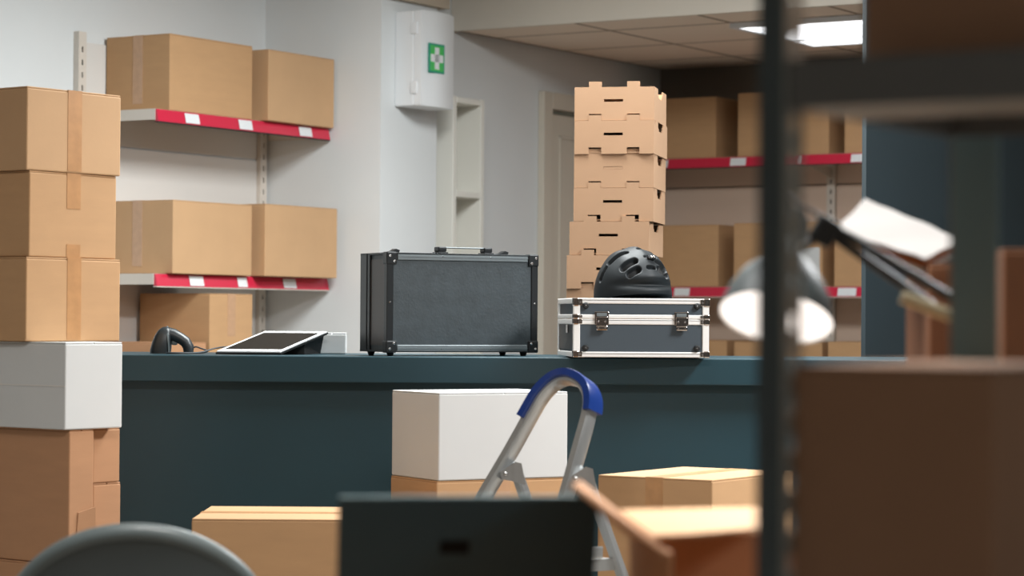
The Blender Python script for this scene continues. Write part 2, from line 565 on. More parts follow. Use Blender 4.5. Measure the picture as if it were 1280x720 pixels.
# ------------------------------------------------------------------ ceiling light
cl = thing('ceiling_light', 'square lit panel light in the tiled ceiling above the back shelves', 'light', rm(-4.80, 9.42, LC), ANG_V)
fr = MB()
for a in ((0, 1.2, 0, 0.03), (0, 1.2, 0.57, 0.60), (0, 0.03, 0.03, 0.57), (1.17, 1.2, 0.03, 0.57), (0, 1.2, 0.81, 0.84), (0, 0.02, 0.6, 0.81), (1.18, 1.2, 0.6, 0.81)):
    fr.box(a[0], a[1], a[2], a[3], -0.022, -0.001)
fr.build('frame', M['white'], cl)
MB().box(0.031, 1.169, 0.031, 0.569, -0.016, -0.002).build('diffuser', M['diffuser'], cl)
MB().box(0.021, 1.179, 0.601, 0.809, -0.016, -0.002).build('diffuser', M['diffuser'], cl)

# ------------------------------------------------------------------ counter
CT, CD = 1.0895, 7.2
ct = thing('service_counter', 'long dark teal counter with an overhanging top', 'counter', (0, CD, 0))
XL, XR = -2.55, 2.0
MB().box(XL, XR, 0, 0.655, CT-0.078, CT, 0.003).build('counter_top', M['counter'], ct)
MB().box(XL+0.02, XR-0.02, 0.055, 0.64, 0.06, CT-0.0785).build('front_panel', M['counter'], ct)
MB().box(XL+0.03, XR-0.03, 0.10, 0.63, 0, 0.06).build('plinth', M['rubber'], ct)

# ------------------------------------------------------------------ stackable trays
def tray(label, loc, rz, slot_open=True):
    t = thing('stacking_tray', label, 'tray', loc, rz, 'cardboard trays stacked on the counter')
    W, D, H = TW, TD, TH
    th = 0.004
    # front and rear walls: slot handle, two tabs on top, two recesses below
    xs = [0, W*0.18, W*0.345, W*0.36, W*0.60, W*0.615, W*0.66, W*0.81, W]
    tabs = (1, 6)
    xs = [0, W*0.18, W*0.34, W*0.37, W*0.61, W*0.66, W*0.82, W]
    tabs = (1, 5)
    zs = [0, H*0.195, H*0.55, H*0.63, H-0.001, H+H*0.155]

    def solid(i, j):
        if j == 4:
            return i in tabs
        if j == 0:
            return i not in tabs
        if j == 2 and i == 3:
            return False
        return True
    fw = MB().plate(xs, zs, solid, th)
    f = fw.build('front_wall', M['kraft'], t)
    if not slot_open:
        MB().box(xs[3]+0.0004, xs[4]-0.0004, 0.0006, 0.003, zs[2]+0.0004, zs[3]-0.0004).build('slot_flap', M['kraft'], f)
    MB().plate(xs, zs, solid, th, Matrix.Translation((0, D-th, 0))).build('rear_wall', M['kraft'], t)
    ys = [th, D*0.06, D*0.10, D*0.26, D*0.31, D*0.36, D*0.62, D*0.67, D*0.72, D-th]
    z2 = [0, H*0.72, H*0.80, H*0.90, H-0.001]
    cut = {1: (5,), 2: (4, 5, 6), 3: (1, 4, 5, 6, 7)}
    for x in (0, W-th):
        mx = Matrix(((0, 1, 0, x), (1, 0, 0, 0), (0, 0, 1, 0), (0, 0, 0, 1)))
        sw = MB().plate(ys, z2, lambda i, j: i not in cut.get(j, ()), th, mx)
        sw.build('side_wall', M['kraft'], t)
    MB().box(th, W-th, th, D-th, 0.003, 0.007).build('base', M['kraft'], t)
    # folded corner gussets on the right hand end
    g = MB()
    for y in (D*0.015, D*0.80):
        g.prism([(0, 0), (0.020, 0), (0.010, 0.030)], 0.003, Matrix(((0, 0, 1, W-0.0045), (1, 0, 0, y), (0, 1, 0, H*0.68), (0, 0, 0, 1))))
    g.build('corner_gusset', M['kraft'], t)
    MB().box(th+0.0005, W-th-0.0005, th+0.02, D-th-0.0005, H*0.70, H*0.73).build('inner_lid', M['carddark'], t)  # added panel that keeps light out of the tray
    return t


TW, TD, TH = 0.249, 0.28, 0.1042
ANG_T = R(-11.5)
names = ['brown cardboard tray at the very bottom of the tray stack, behind the silver case',
         'second cardboard tray from the bottom of the stack, behind the silver case',
         'third cardboard tray from the bottom, standing out left beside the helmet',
         'cardboard tray just above helmet height, standing out a little to the left',
         'cardboard tray with a black handle slot, fourth from the top of the stack',
         'cardboard tray with a closed handle slot, third from the top of the stack',
         'cardboard tray with a black handle slot, second from the top of the stack',
         'topmost cardboard tray of the tall stack on the counter, two tabs standing up']
z = CT+0.0008
trA = tray(names[0], (0, 0, 0), 0)
trB = None
for i, nm in enumerate(names):
    y_top = z
    p = sight(717, 300, 7.53)
    offs = (-0.022, -0.020, -0.020, -0.012, 0.0, 0.001, 0.001, 0.001)[i]
    loc = Vector((p.x+offs, 7.56+(0.0, 0.004, -0.003, 0.003, 0, 0.002, -0.002, 0.0)[i], z))
    if i == 0:
        tt = trA
        tt.location = loc
        tt.rotation_euler = (0, 0, ANG_T)
    elif i == 5:
        tt = tray(nm, loc, ANG_T+R(0.4), slot_open=False)
    else:
        tt = copy_thing(trA, loc, ANG_T+R((0, -1, 1.5, -1, 0.5, 0, -0.5, 0.3)[i]), nm)
    z += TH

# ------------------------------------------------------------------ black flight case, standing upright
BA = R(27)
bc = thing('black_equipment_case', 'large black hard case with metal edges standing upright on the counter', 'case', (0, 0, 0), BA)
p = sight(483, 446, 7.27)
bc.location = (p.x, 7.27, CT)
BW, BD, BH = 0.508, 0.20, 0.298
fz = 0.012
MB().box(0.006, BW-0.006, 0.004, BD-0.055, fz+0.004, fz+BH-0.004, 0.003).build('shell', M['blackcase'], bc)
MB().box(0.006, BW-0.006, BD-0.048, BD-0.004, fz+0.004, fz+BH-0.004, 0.003).build('lid', M['blackcase'], bc)
MB().box(0.004, 0.0065, 0.022, BD-0.072, fz+0.02, fz+BH-0.02).build('side_panel', M['blackside'], bc)
e = 0.022
for z0 in (fz, fz+BH-e):
    ed = MB()
    ed.box(e*1.6, BW-e*1.6, 0, 0.006, z0, z0+e, 0.002)
    ed.box(e, BW-e, 0.0, 0.014, z0 if z0 == fz else z0+e-0.005, z0+0.005 if z0 == fz else z0+e, 0.001)
    ed.box(e*1.6, BW-e*1.6, 0.0015-0.003, 0.003, z0+e*0.45, z0+e*0.6)
    ed.build('edge_rail', M['gunmetal'], bc)
ev = MB()
for x0 in (0, BW-e):
    ev.box(x0, x0+e, 0, 0.006, fz+e, fz+BH-e, 0.002)
ev.box(0.0, 0.006, 0.001, 0.022, fz+e, fz+BH-e, 0.002).box(0.0, 0.006, BD-0.072, BD-0.055, fz, fz+BH, 0.002)
ev.box(0.0, 0.006, BD-0.048, BD-0.001, fz, fz+BH, 0.002).box(BW-0.006, BW, 0.001, BD-0.001, fz, fz+BH, 0.002)
ev.box(0, BW, BD-0.006, BD, fz, fz+BH, 0.002)
ev.box(0.0, BW, 0.0, BD-0.055, fz+BH-0.006, fz+BH, 0.001).box(0.0, BW, BD-0.049, BD, fz+BH-0.006, fz+BH, 0.001).box(0, BW, 0.0, BD, fz, fz+0.005, 0.001)
ev.build('edge_trim', M['blackmetal'], bc)
for x0 in (-0.002, BW-0.033):
    for z0 in (fz-0.002, fz+BH-0.035):
        c = MB().box(x0, x0+0.035, -0.0025, 0.03, z0, z0+0.037, 0.004)
        co = c.build('corner_cap', M['blackmetal'], bc)
        s = MB()
        xx = x0+0.011 if x0 < 0 else x0+0.024
        zz = z0+0.012 if z0 < 0.1 else z0+0.025
        xs2 = x0+0.025 if x0 < 0 else x0+0.010
        zs2 = z0+0.028 if z0 < 0.1 else z0+0.009
        for a, b in ((xx, zz), (xs2, zs2)):
            s.lathe([(0.0045, 0), (0.004, 0.0015), (0.002, 0.0025)], 12, axis_mx((a, -0.0025, b), (0, -1, 0)))
        s.build('rivet', M['screw'], co)
for x, y in ((0.025, 0.028), (0.025, BD-0.03), (BW-0.035, 0.028), (BW-0.035, BD-0.03)):
    MB().lathe([(0.008, 0), (0.012, fz)], 14, Matrix.Translation((x, y, 0))).build('foot', M['rubber'], bc)
sc = MB()
for a, b in ((0.011, fz+BH*0.5), (BW-0.011, fz+BH*0.5), (BW*0.36, fz+0.010), (BW*0.68, fz+0.010), (BW*0.36, fz+BH-0.010), (BW*0.68, fz+BH-0.010)):
    sc.lathe([(0.003, 0), (0.002, 0.0015)], 10, axis_mx((a, 0.0, b), (0, -1, 0)))
sc.build('screw', M['screw'], bc)
zt = fz+BH
for x in (0.20, 0.355):
    hb = MB()
    hb.box(x-0.016, x+0.016, 0.03, 0.075, zt, zt+0.005, 0.001).box(x-0.014, x+0.014, 0.035, 0.07, zt+0.005, zt+0.021, 0.004)
    hb.build('handle_bracket', M['blackmetal'], bc)
MB().box(0.205, 0.35, 0.042, 0.063, zt+0.0165, zt+0.0205, 0.0018).build('handle_grip', M['gunmetal'], bc)
for x in (0.035, 0.405):
    lt = MB().prism([(0, 0), (0.048, 0), (0.052, 0.010), (0.040, 0.014), (0.030, 0.008)], 0.03, Matrix(((1, 0, 0, x), (0, 0, 1, 0.10), (0, 1, 0, zt), (0, 0, 0, 1))))
    lt.build('latch', M['blackmetal'], bc)

# ------------------------------------------------------------------ silver case
SA = R(7)
SW, SD, SH = 0.402, 0.33, 0.172
p = sight(719, 448, 7.10)
sc_ = thing('aluminium_tool_case', 'grey hard case with silver aluminium edges and two latches on the counter', 'case', (p.x-0.006, 7.10, CT), SA)
f0 = 0.004
zs1 = f0+0.112      # seam between bottom and lid
MB().box(0.006, SW-0.006, 0.003, SD-0.003, f0+0.004, zs1-0.002).build('case_bottom', M['casegrey'], sc_)
ld = MB().box(0.006, SW-0.006, 0.003, SD-0.003, zs1+0.002, f0+SH-0.003).build('case_lid', M['casegrey'], sc_)
MB().box(0.003, 0.0062, 0.015, SD-0.015, f0+0.022, zs1-0.012).build('side_panel', M['blackmetal'], sc_)
a = MB()
w = 0.016


def extr(mb, x0, x1, y0, y1, z0, z1):
    mb.box(x0, x1, y0, y1, z0, z1, 0.0025)


for (z0, z1) in ((f0, f0+w), (zs1-0.0165, zs1-0.0005), (zs1+0.0005, zs1+0.0125), (f0+SH-w, f0+SH)):
    extr(a, 0.0, SW, 0.0, 0.010, z0, z1)
    extr(a, 0.0, SW, SD-0.010, SD, z0, z1)
    extr(a, 0.0, 0.010, 0.008, SD-0.008, z0, z1)
    extr(a, SW-0.010, SW, 0.008, SD-0.008, z0, z1)
for x0, x1 in ((0.0, 0.020), (SW-0.020, SW)):
    for y0, y1 in ((-0.0005, 0.016), (SD-0.016, SD+0.0005)):
        extr(a, x0, x1, y0, y1, f0, zs1-0.001)
        extr(a, x0, x1, y0, y1, zs1+0.001, f0+SH)
a.box(0.008, SW-0.008, 0.0, 0.014, f0+SH-0.004, f0+SH, 0.001).box(0.008, SW-0.008, SD-0.014, SD, f0+SH-0.004, f0+SH, 0.001)
a.build('aluminium_edging', M['alu'], sc_)
a = MB()
for z0 in (f0+0.0095, f0+SH-0.0065, zs1-0.0045):
    a.box(0.018, SW-0.018, -0.0006, 0.0006, z0, z0+0.0012)
a.build('edging_groove', M['slot'], sc_)
for x0, sx in ((0.0, 1), (SW, -1)):
    for z0, z1 in ((f0-0.001, f0+0.019), (f0+SH-0.024, f0+SH+0.001), (zs1-0.0175, zs1+0.0015), (zs1-0.001, zs1+0.014)):
        c = MB()
        xa, xb = sorted((x0-sx*0.002, x0+sx*0.016))
        c.box(xa, xb, -0.003, 0.016, z0, z1, 0.003)
        xa, xb = sorted((x0+sx*0.016, x0+sx*0.026))
        c.box(xa, xb, -0.0022, 0.001, z0+0.003, z1-0.003, 0.001)
        cc = c.build('corner_fitting', M['chrome'], sc_)
        MB().lathe([(0.0032, 0), (0.0026, 0.0014)], 10, axis_mx((x0+sx*0.020, -0.0022, (z0+z1)/2), (0, -1, 0))).build('rivet', M['screw'], cc)
for x in (0.036, SW-0.036):
    for z0 in (f0+0.027, f0+SH-0.022):
        c = MB().lathe([(0.0095, 0), (0.0095, 0.005), (0.006, 0.009)], 16, axis_mx((x, 0.003, z0), (0, -1, 0)))
        cc = c.build('bumper', M['rubber'], sc_, smooth=True)
        MB().lathe([(0.003, 0), (0.002, 0.0015)], 10, axis_mx((x, -0.006, z0), (0, -1, 0))).build('screw', M['screw'], cc)
for x in (0.083, SW-0.083):
    c = MB()
    c.box(x-0.021, x+0.021, -0.004, 0.0, zs1-0.018, zs1+0.021, 0.0015)
    c.box(x-0.017, x+0.017, -0.0075, -0.003, zs1-0.022, zs1+0.006, 0.0015)
    lt = c.build('latch', M['chrome'], sc_)
    MB().box(x-0.017, x+0.017, -0.010, -0.003, zs1-0.034, zs1-0.020, 0.003).build('latch_lever', M['chrome'], lt)
    MB().box(x-0.015, x+0.015, -0.0046, -0.0036, zs1+0.0075, zs1+0.017).build('latch_recess', M['gunmetal'], lt)
    r = MB()
    for q in (-0.010, 0.010):
        r.lathe([(0.003, 0), (0.002, 0.0018)], 10, axis_mx((x+q, -0.0075, zs1-0.008), (0, -1, 0)))
        r.lathe([(0.0025, 0), (0.002, 0.0018)], 10, axis_mx((x+q, -0.0095, zs1-0.027), (0, -1, 0)))
    r.build('rivet', M['screw'], lt)
for x in (0.03, SW-0.03):
    for y in (0.035, SD-0.035):
        MB().lathe([(0.008, 0), (0.010, f0+0.002)], 12, Matrix.Translation((x, y, 0))).build('foot', M['rubber'], sc_)
MB().box(0.0, 0.0032, 0.12, 0.15, zs1-0.042, zs1-0.018, 0.001).build('strap_ring', M['chrome'], sc_)

# ------------------------------------------------------------------ bicycle helmet on the silver case
HD = 7.26
hc = sight(791, 374, HD)
hz = CT+f0+SH+0.002
hm = thing('bicycle_helmet', 'black bicycle helmet with vents resting on the silver edged case', 'helmet', (hc.x, HD, hz), 0)
HR, HH = 0.1185, 0.146
REAR = R(27)          # rear of the helmet is turned to the right of the viewer


def view_dir(px, py):
    """direction on the unit dome seen at this place of the photo"""
    x = (px-791)/50.0
    z_ = (373-py)/66.0
    y2 = max(0.0, 1-x*x-z_*z_)
    return Vector((x, -math.sqrt(y2), z_)).normalized()


rear = Vector((math.sin(REAR), -math.cos(REAR), 0))
side = Vector((math.cos(REAR), math.sin(REAR), 0))
vents = []
for (x0, y0, x1, y1, wd) in ((749, 352, 756, 335, 0.055), (760, 329, 780, 315, 0.08), (777, 336, 791, 326, 0.085), (785, 345, 795, 338, 0.08),
                             (804, 321, 818, 321, 0.03), (808, 335.5, 816, 335.5, 0.045), (826, 336, 834, 345, 0.075), (829, 323, 835, 332, 0.06),
                             (797, 310, 806, 309, 0.05), (816, 311, 822, 313, 0.045)):
    vents.append((view_dir(x0, y0), view_dir(x1, y1), wd))
# the far half gets the mirror image
for a_, b_, wd in list(vents[:4]):
    mir = lambda d: (d - side*2*d.dot(side))
    vents.append((mir(a_), mir(b_), wd))
for k in (-1, 1):
    for el0, el1, az in ((0.35, 0.75, 0.35), (0.45, 0.8, 0.0)):
        d0 = (-rear*math.cos(el0)+side*k*az*math.cos(el0)+Vector((0, 0, math.sin(el0)))).normalized()
        d1 = (-rear*math.cos(el1)+side*k*az*math.cos(el1)+Vector((0, 0, math.sin(el1)))).normalized()
        vents.append((d0, d1, 0.06))


def seg_dist(d, a_, b_):
    ab = b_-a_
    t_ = max(0, min(1, (d-a_).dot(ab)/max(1e-6, ab.length_squared)))
    return (d-(a_+ab*t_)).length


hb = MB()
NA, NE = 300, 110
grid = []
for j in range(NE+1):
    el = -0.10 + (PI/2-0.004+0.10)*j/NE
    row = []
    for i in range(NA):
        az = 2*PI*i/NA
        d = Vector((math.cos(az)*math.cos(el), math.sin(az)*math.cos(el), math.sin(el)))
        k = 0.0
        for a_, b_, wd in vents:
            s_ = seg_dist(d, a_, b_)
            if s_ < wd*1.25:
                q = min(1, max(0, (wd*1.25-s_)/(wd*0.45)))
                k = max(k, q*q*(3-2*q))
        f = d.dot(rear); g_ = d.dot(side)
        # low crescent recess under the rear lip
        rl = math.exp(-((el-0.20)/0.10)**2)*max(0, f)**3
        lip = math.exp(-((el-0.40)/0.07)**2)*max(0, f)**5
        r_ = 1.0 - 0.12*k - 0.13*rl + 0.025*lip
        ridge = 0.014*math.cos(g_*13)*max(0, math.sin(el))
        r_ += ridge
        flat = 1.0-0.06*max(0, abs(g_)-0.6)
        base = 1.0+0.02*math.sin(az*3)
        zz = d.z*HH*(0.985 if d.z > 0 else 0.55)
        pt = Vector((d.x*HR*r_*flat, d.y*HR*r_*flat*1.06, zz*r_+0.010))
        pt.z += 0.020*max(0, f-0.35)*max(0, 1-max(0, el)/0.35)
        row.append((hb.bm.verts.new(pt), k, rl))
    grid.append(row)
for j in range(NE):
    for i in range(NA):
        q = (grid[j][i], grid[j][(i+1) % NA], grid[j+1][(i+1) % NA], grid[j+1][i])
        fc = hb.bm.faces.new([v[0] for v in q])
        fc.material_index = 1 if sum(v[1] for v in q)/4 > 0.72 else 0
hb.bm.faces.new([v[0] for v in grid[-1]])
hb.bm.faces.new([v[0] for v in reversed(grid[0])])
zmin = min(v.co.z for v in hb.bm.verts)
for v in hb.bm.verts:
    v.co.z -= zmin
hs = hb.build('helmet_shell', M['helmet'], hm, mats=[M['helmet'], M['helmetvent']])
hs.data.polygons.foreach_set('use_smooth', [True]*len(hs.data.polygons))
rl_ = MB()
d = view_dir(812.5, 327)
pp = Vector((d.x*HR*1.0, d.y*HR*1.06*1.0, d.z*HH+0.018-0.0))
mx = Matrix.Translation(pp) @ Matrix.Rotation(REAR, 4, 'Z') @ Matrix.Rotation(R(-28), 4, 'X')
rl_.box(-0.013, 0.013, -0.004, 0.012, -0.005, 0.005, 0.002, mx=mx)
light = rl_.build('rear_light', M['rubber'], hm)
ll = MB()
for q in (-0.002, 0.006):
    ll.box(q-0.0022, q+0.0022, -0.0055, 0.0, -0.0035, 0.0035, 0.001, mx=mx)
ll.build('lens', M['chrome'], light)
rim = MB()
ring = []
for i in range(48):
    az = 2*PI*i/48
    ring.append((math.cos(az)*HR*0.93, math.sin(az)*HR*0.985, 0.008+0.020*max(0, math.cos(az)*rear.x+math.sin(az)*rear.y-0.35)))
ring.append(ring[0])
rim.tube(ring, 0.006, 8)
rim.build('rim', M['rubber'], hm, smooth=True)

# ------------------------------------------------------------------ barcode scanner
bs_d = 7.42
b0 = sight(203, 441, bs_d)
bs = thing('barcode_scanner', 'dark handheld barcode scanner lying nose down on the counter', 'scanner', (b0.x, bs_d, CT), 0)
s_ = bs_d/F     # metres per image unit at that depth
hd = MB()
# head: rounded sections from the window (bottom) up to the back
secs = [(-0.006, 0.0015, 0.060, 0.062), (-0.005, 0.012, 0.062, 0.064), (-0.001, 0.035, 0.058, 0.062), (0.003, 0.056, 0.050, 0.056), (0.007, 0.072, 0.038, 0.046), (0.009, 0.080, 0.022, 0.030), (0.010, 0.083, 0.008, 0.012)]
rings = []
for cx_, cz_, wx, wy in secs:
    ring = []
    for i in range(24):
        a_ = 2*PI*i/24
        ca, sa = math.cos(a_), math.sin(a_)
        ex = 0.55
        ring.append(hd.bm.verts.new((cx_+wx/2*math.copysign(abs(ca)**ex, ca), wy/2*math.copysign(abs(sa)**ex, sa), cz_)))
    rings.append(ring)
for a_, b_ in zip(rings, rings[1:]):
    for i in range(24):
        hd.bm.faces.new((a_[i], a_[(i+1) % 24], b_[(i+1) % 24], b_[i]))
hd.bm.faces.new(list(reversed(rings[0]))); hd.bm.faces.new(rings[-1])
hd.build('scanner_head', M['scanner'], bs, smooth=True)
tr = MB()
tr.sweep([(0.024, -0.026, 0.004), (0.023, -0.0285, 0.03), (0.020, -0.026, 0.055), (0.017, -0.017, 0.074), (0.015, 0.0, 0.083)], [(-0.002, -0.002), (0.002, -0.002), (0.002, 0.002), (-0.002, 0.002)], up=(0, -1, 0.3))
tr.build('trim_strip', M['trimgrey'], bs, smooth=True)
hn = MB()
n = 16
prof = [(math.cos(2*PI*i/n)*0.018, math.sin(2*PI*i/n)*0.018) for i in range(n)]
hn.sweep([(0.012, 0, 0.063), (0.034, 0, 0.058), (0.054, 0, 0.048), (0.070, 0, 0.037), (0.079, 0, 0.022), (0.080, 0, 0.003)], prof, up=(0, 1, 0), scales=[1.1, 1.05, 0.95, 0.95, 0.95, 0.85])
hn.build('handle', M['scanner'], bs, smooth=True)
MB().box(0.028, 0.046, -0.006, 0.006, 0.027, 0.043, 0.004).build('trigger', M['trimgrey'], bs)
cp = [(0.086, 0.0, 0.012), (0.10, 0.0, 0.022), (0.12, -0.005, 0.017), (0.138, -0.01, 0.010), (0.125, -0.02, 0.0045), (0.08, -0.045, 0.004), (0.02, -0.055, 0.004), (0.06, -0.075, 0.004), (0.12, -0.04, 0.006), (0.16, 0.0, 0.018), (0.20, 0.02, 0.022), (0.235, 0.05, 0.010), (0.26, 0.10, 0.005)]


def smooth_path(pts, sub=6):
    pts = [Vector(p) for p in pts]
    out = []
    for i in range(len(pts)-1):
        p0, p1, p2, p3 = pts[max(i-1, 0)], pts[i], pts[i+1], pts[min(i+2, len(pts)-1)]
        for k in range(sub):
            t_ = k/sub
            out.append(0.5*((2*p1)+(p2-p0)*t_+(2*p0-5*p1+4*p2-p3)*t_*t_+(3*p1-p0-3*p2+p3)*t_**3))
    out.append(pts[-1])
    return out


MB().tube(smooth_path(cp), 0.0024, 8).build('cable', M['cable'], bs, smooth=True)

# ------------------------------------------------------------------ tablet on its stand
td = 7.36
t0 = sight(271, 442, td)
tb = thing('tablet', 'white framed tablet tilted on a black folding stand beside the scanner', 'tablet', (t0.x, td, CT), R(-0.5))
TX, TY, TZ = Vector((0.192, 0.0, 0.0)), Vector((0.123, 0.205, 0.060)), None
nrm = TX.cross(TY).normalized()
o0 = Vector((0, 0, 0.011))


def tpt(a_, b_, h=0.0):
    return o0+TX*a_+TY*b_+nrm*h


MB().slab([tpt(0, 0), tpt(1, 0), tpt(1, 1), tpt(0, 1)], 0.0035).build('tablet_body', M['bezel'], tb)
MB().slab([tpt(.05, .09, .0006), tpt(.95, .09, .0006), tpt(.95, .91, .0006), tpt(.05, .91, .0006)], 0.0008).build('screen', M['glass'], tb)
st = MB()
st.slab([tpt(-.01, -.01, -.0037), tpt(1.01, -.01, -.0037), tpt(1.01, 1.01, -.0037), tpt(-.01, 1.01, -.0037)], 0.006)
cv = st.build('stand_cover', M['rubber'], tb)
sg_ = MB()
pA, pB = tpt(0.03, 0.55, -0.011), tpt(0.97, 0.55, -0.011)
pC, pD = tpt(0.03, 0.97, -0.011), tpt(0.97, 0.97, -0.011)
gA, gB = Vector((pC.x-0.01, pC.y+0.02, 0.001)), Vector((pD.x-0.012, pD.y+0.02, 0.001))
hA, hB = Vector((pA.x, pA.y, 0.001)), Vector((pB.x, pB.y, 0.001))
sg_.solid([pA, pC, gA, hA], [pB, pD, gB, hB])
sg_.build('stand_support', M['rubber'], tb)

wb = sight(397, 446, 7.62)
carton('small white box on the counter behind the tablet', (wb.x, 7.62, CT+0.0005), R(2), 0.088, 0.09, 0.066, tape='N', m='whitecard')

# ------------------------------------------------------------------ stack at the left edge
A53 = R(52)


def lz(py, px=33, d=6.4):
    return sight(px, py, d).z


c33 = lambda px, d: sight(px, 300, d).x
zA = 0.0
zB = lz(706, 60, 6.35)
zC = lz(537, 84, 6.35)
zD = lz(427.5, 83, 6.35)
z3 = lz(320.5); z2 = lz(212); z1 = lz(107)
carton('brown box at the floor of the left stack, only its top visible', (c33(90, 6.34), 6.34, 0), A53, 0.083, 0.5, zB-0.001, tape='N', m='card2')
bb = carton('big reddish brown box under the white one in the left stack', (c33(89, 6.35), 6.35, zB), A53, 0.085, 0.5, zC-zB-0.001, tape='N', m='card2')
MB().slab([(0.025, -0.002, 0.06), (0.083, -0.012, 0.06), (0.080, -0.014, 0.148), (0.030, -0.004, 0.135)], 0.003).build('torn_flap', M['card2'], bb)
kx = Vector((c33(118.5, 6.46), 6.47, 0))
zK = lz(603, 130, 6.5)
carton('brown box behind the left stack, lower of the two beside the counter', (kx.x, kx.y, 0), A53, 0.098, 0.42, zK-0.001, tape='N', m='card2')
carton('brown box behind the left stack, tucked under the white box', (kx.x-0.001, kx.y-0.004, zK), A53, 0.096, 0.42, zC-zK-0.001, tape='N', m='card2')
wbx = carton('plain white box in the left stack, between the brown ones', (c33(83, 6.33), 6.33, zC), A53, 0.20, 0.52, zD-zC-0.001, tape='N', m='whitecard')
MB().box(-0.0012, 0.0, 0.0, 0.52, (zD-zC)*0.49, (zD-zC)*0.50+0.001).build('fold_line', M['panel'], wbx)
carton('tan box resting on the white box, lowest of three in the left stack', (c33(33, 6.4), 6.40, zD), R(53), 0.338, 0.36, z3-zD-0.001, tape='A', drop=0.98)
carton('tan box in the middle of three above the white box in the left stack', (c33(36, 6.41), 6.41, z3), R(54), 0.318, 0.36, z2-z3-0.001, tape='A', drop=0.42)
carton('topmost tan box of the left stack, level with the upper shelf', (c33(32, 6.40), 6.40, z2), R(53), 0.338, 0.36, z1-z2, tape='A', drop=0.98, m='card3')

# ------------------------------------------------------------------ boxes in front of the counter
p = sight(240, 648, 6.2)
carton('wide tan box on the floor left of the laptop, its top just in view', (p.x, 6.2, 0), R(0.5), 0.52, 0.42, p.z, tape='B', m='card', drop=0.3)
wd_ = 6.55
p = sight(548, 601, wd_)
carton('tan box directly under the white box in front of the counter', (sight(546, 600, wd_).x, wd_, 0.30), R(30), 0.405, 0.27, p.z-0.301, tape='A', m='card', drop=0.5, tapem='shinytape')
carton('brown box on the floor under two stacked boxes, hidden by the laptop', (sight(546, 600, wd_).x, wd_, 0), R(30), 0.40, 0.27, 0.299, tape='N', m='card')
q = sight(548, 491, wd_)
carton('plain white box standing in front of the counter behind the ladder', (p.x, wd_, p.z), R(30), 0.405, 0.275, q.z-p.z, tape='N', m='whitecard')
p = sight(890, 600, 6.05)
carton('brown taped box right of the ladder, in front of the counter', (p.x, 6.05, 0), R(57), 0.45, 0.33, p.z, tape='B', m='card', drop=0.5, tapem='tape')

# ------------------------------------------------------------------ step ladder
lad = thing('step_ladder', 'aluminium step ladder with a blue plastic top handle, in front of the counter', 'ladder', (0, 5.7, 0))
LO = Vector((0, 5.7, 0))
S = lambda px, py, d: sight(px, py, d)-LO
Lf = S(368, 1020, 5.72); Lf.z = 0.012
Rf = S(575, 1060, 5.50); Rf.z = 0.012
path_px = [(607, 618, 5.90), (640, 562, 5.915), (668, 512, 5.925), (680, 493, 5.92), (695, 479, 5.91), (711, 474, 5.88), (727, 480, 5.85), (736, 493, 5.83), (736.5, 515, 5.82), (726, 555, 5.79), (710, 612, 5.76)]
pp = [Lf]+[S(*k) for k in path_px]+[Rf]
hoop = [pp[0]]+smooth_path(pp[1:-1], 6)+[pp[-1]]
wvec = (S(710, 612, 5.76)-S(607, 618, 5.90)).normalized()
lvec = (S(668, 512, 5.92)-S(607, 618, 5.90)).normalized()
hn_ = wvec.cross(lvec).normalized()
rr = lambda w_, h_, b_=0.3: [(-w_, -h_*(1-b_)), (-w_*(1-b_), -h_), (w_*(1-b_), -h_), (w_, -h_*(1-b_)), (w_, h_*(1-b_)), (w_*(1-b_), h_), (-w_*(1-b_), h_), (-w_, h_*(1-b_))]
MB().sweep(hoop, rr(0.011, 0.021), up=hn_).build('front_frame', M['ladder'], lad, smooth=True)
# plastic sleeve over the outside of the bend
hs_ = smooth_path(pp[1:-1], 6)
i0 = min(range(len(hs_)), key=lambda i: (hs_[i]-S(662, 523, 5.925)).length)
i1 = min(range(len(hs_)), key=lambda i: (hs_[i]-S(736.5, 518, 5.82)).length)
sl = hs_[i0:i1+1]
cen = (S(690, 540, 5.87))
slp = []
for i, k in enumerate(sl):
    t_ = (sl[min(i+1, len(sl)-1)]-sl[max(i-1, 0)]).normalized()
    o_ = t_.cross(hn_).normalized()
    if (k-cen).dot(o_) < 0:
        o_ = -o_
    slp.append(k+o_*0.009)
MB().sweep(slp, rr(0.0105, 0.030, 0.2), up=hn_).build('handle_sleeve', M['blue'], lad, smooth=True)
# rear legs
for top, bot, nm in ((S(643, 582, 5.93), S(785, 1000, 6.12), 0), (S(731, 588, 5.80), S(884, 1022, 5.88), 1)):
    bot.z = 0.012
    MB().sweep([top, bot], rr(0.010, 0.016), up=hn_).build('rear_leg', M['ladder'], lad)
# hinge plates
for fpx, bpx, d_ in (((631, 591), (650, 590), 5.885), ((719, 597), (739, 597), 5.75)):
    q_ = [(fpx[0]-6, fpx[1]-1), (fpx[0]+13, fpx[1]-14), (bpx[0]+2, bpx[1]-11), (bpx[0]+7, bpx[1]+16), (fpx[0]+8, fpx[1]+10), (fpx[0]-4, fpx[1]+8)]
    hp = MB()
    hp.solid([S(a_, b_, d_+0.035) for a_, b_ in q_], [S(a_, b_, d_) for a_, b_ in q_])
    h_ = hp.build('hinge_plate', M['ladder'], lad)
    MB().lathe([(0.006, 0), (0.005, 0.003), (0.002, 0.004)], 14, axis_mx(S(fpx[0]+1, fpx[1]+1, d_-0.0005), (0, -1, 0))).build('rivet', M['screw'], h_)


def at_z(a_, b_, z_):
    t_ = (z_-a_.z)/(b_.z-a_.z)
    return a_+(b_-a_)*t_


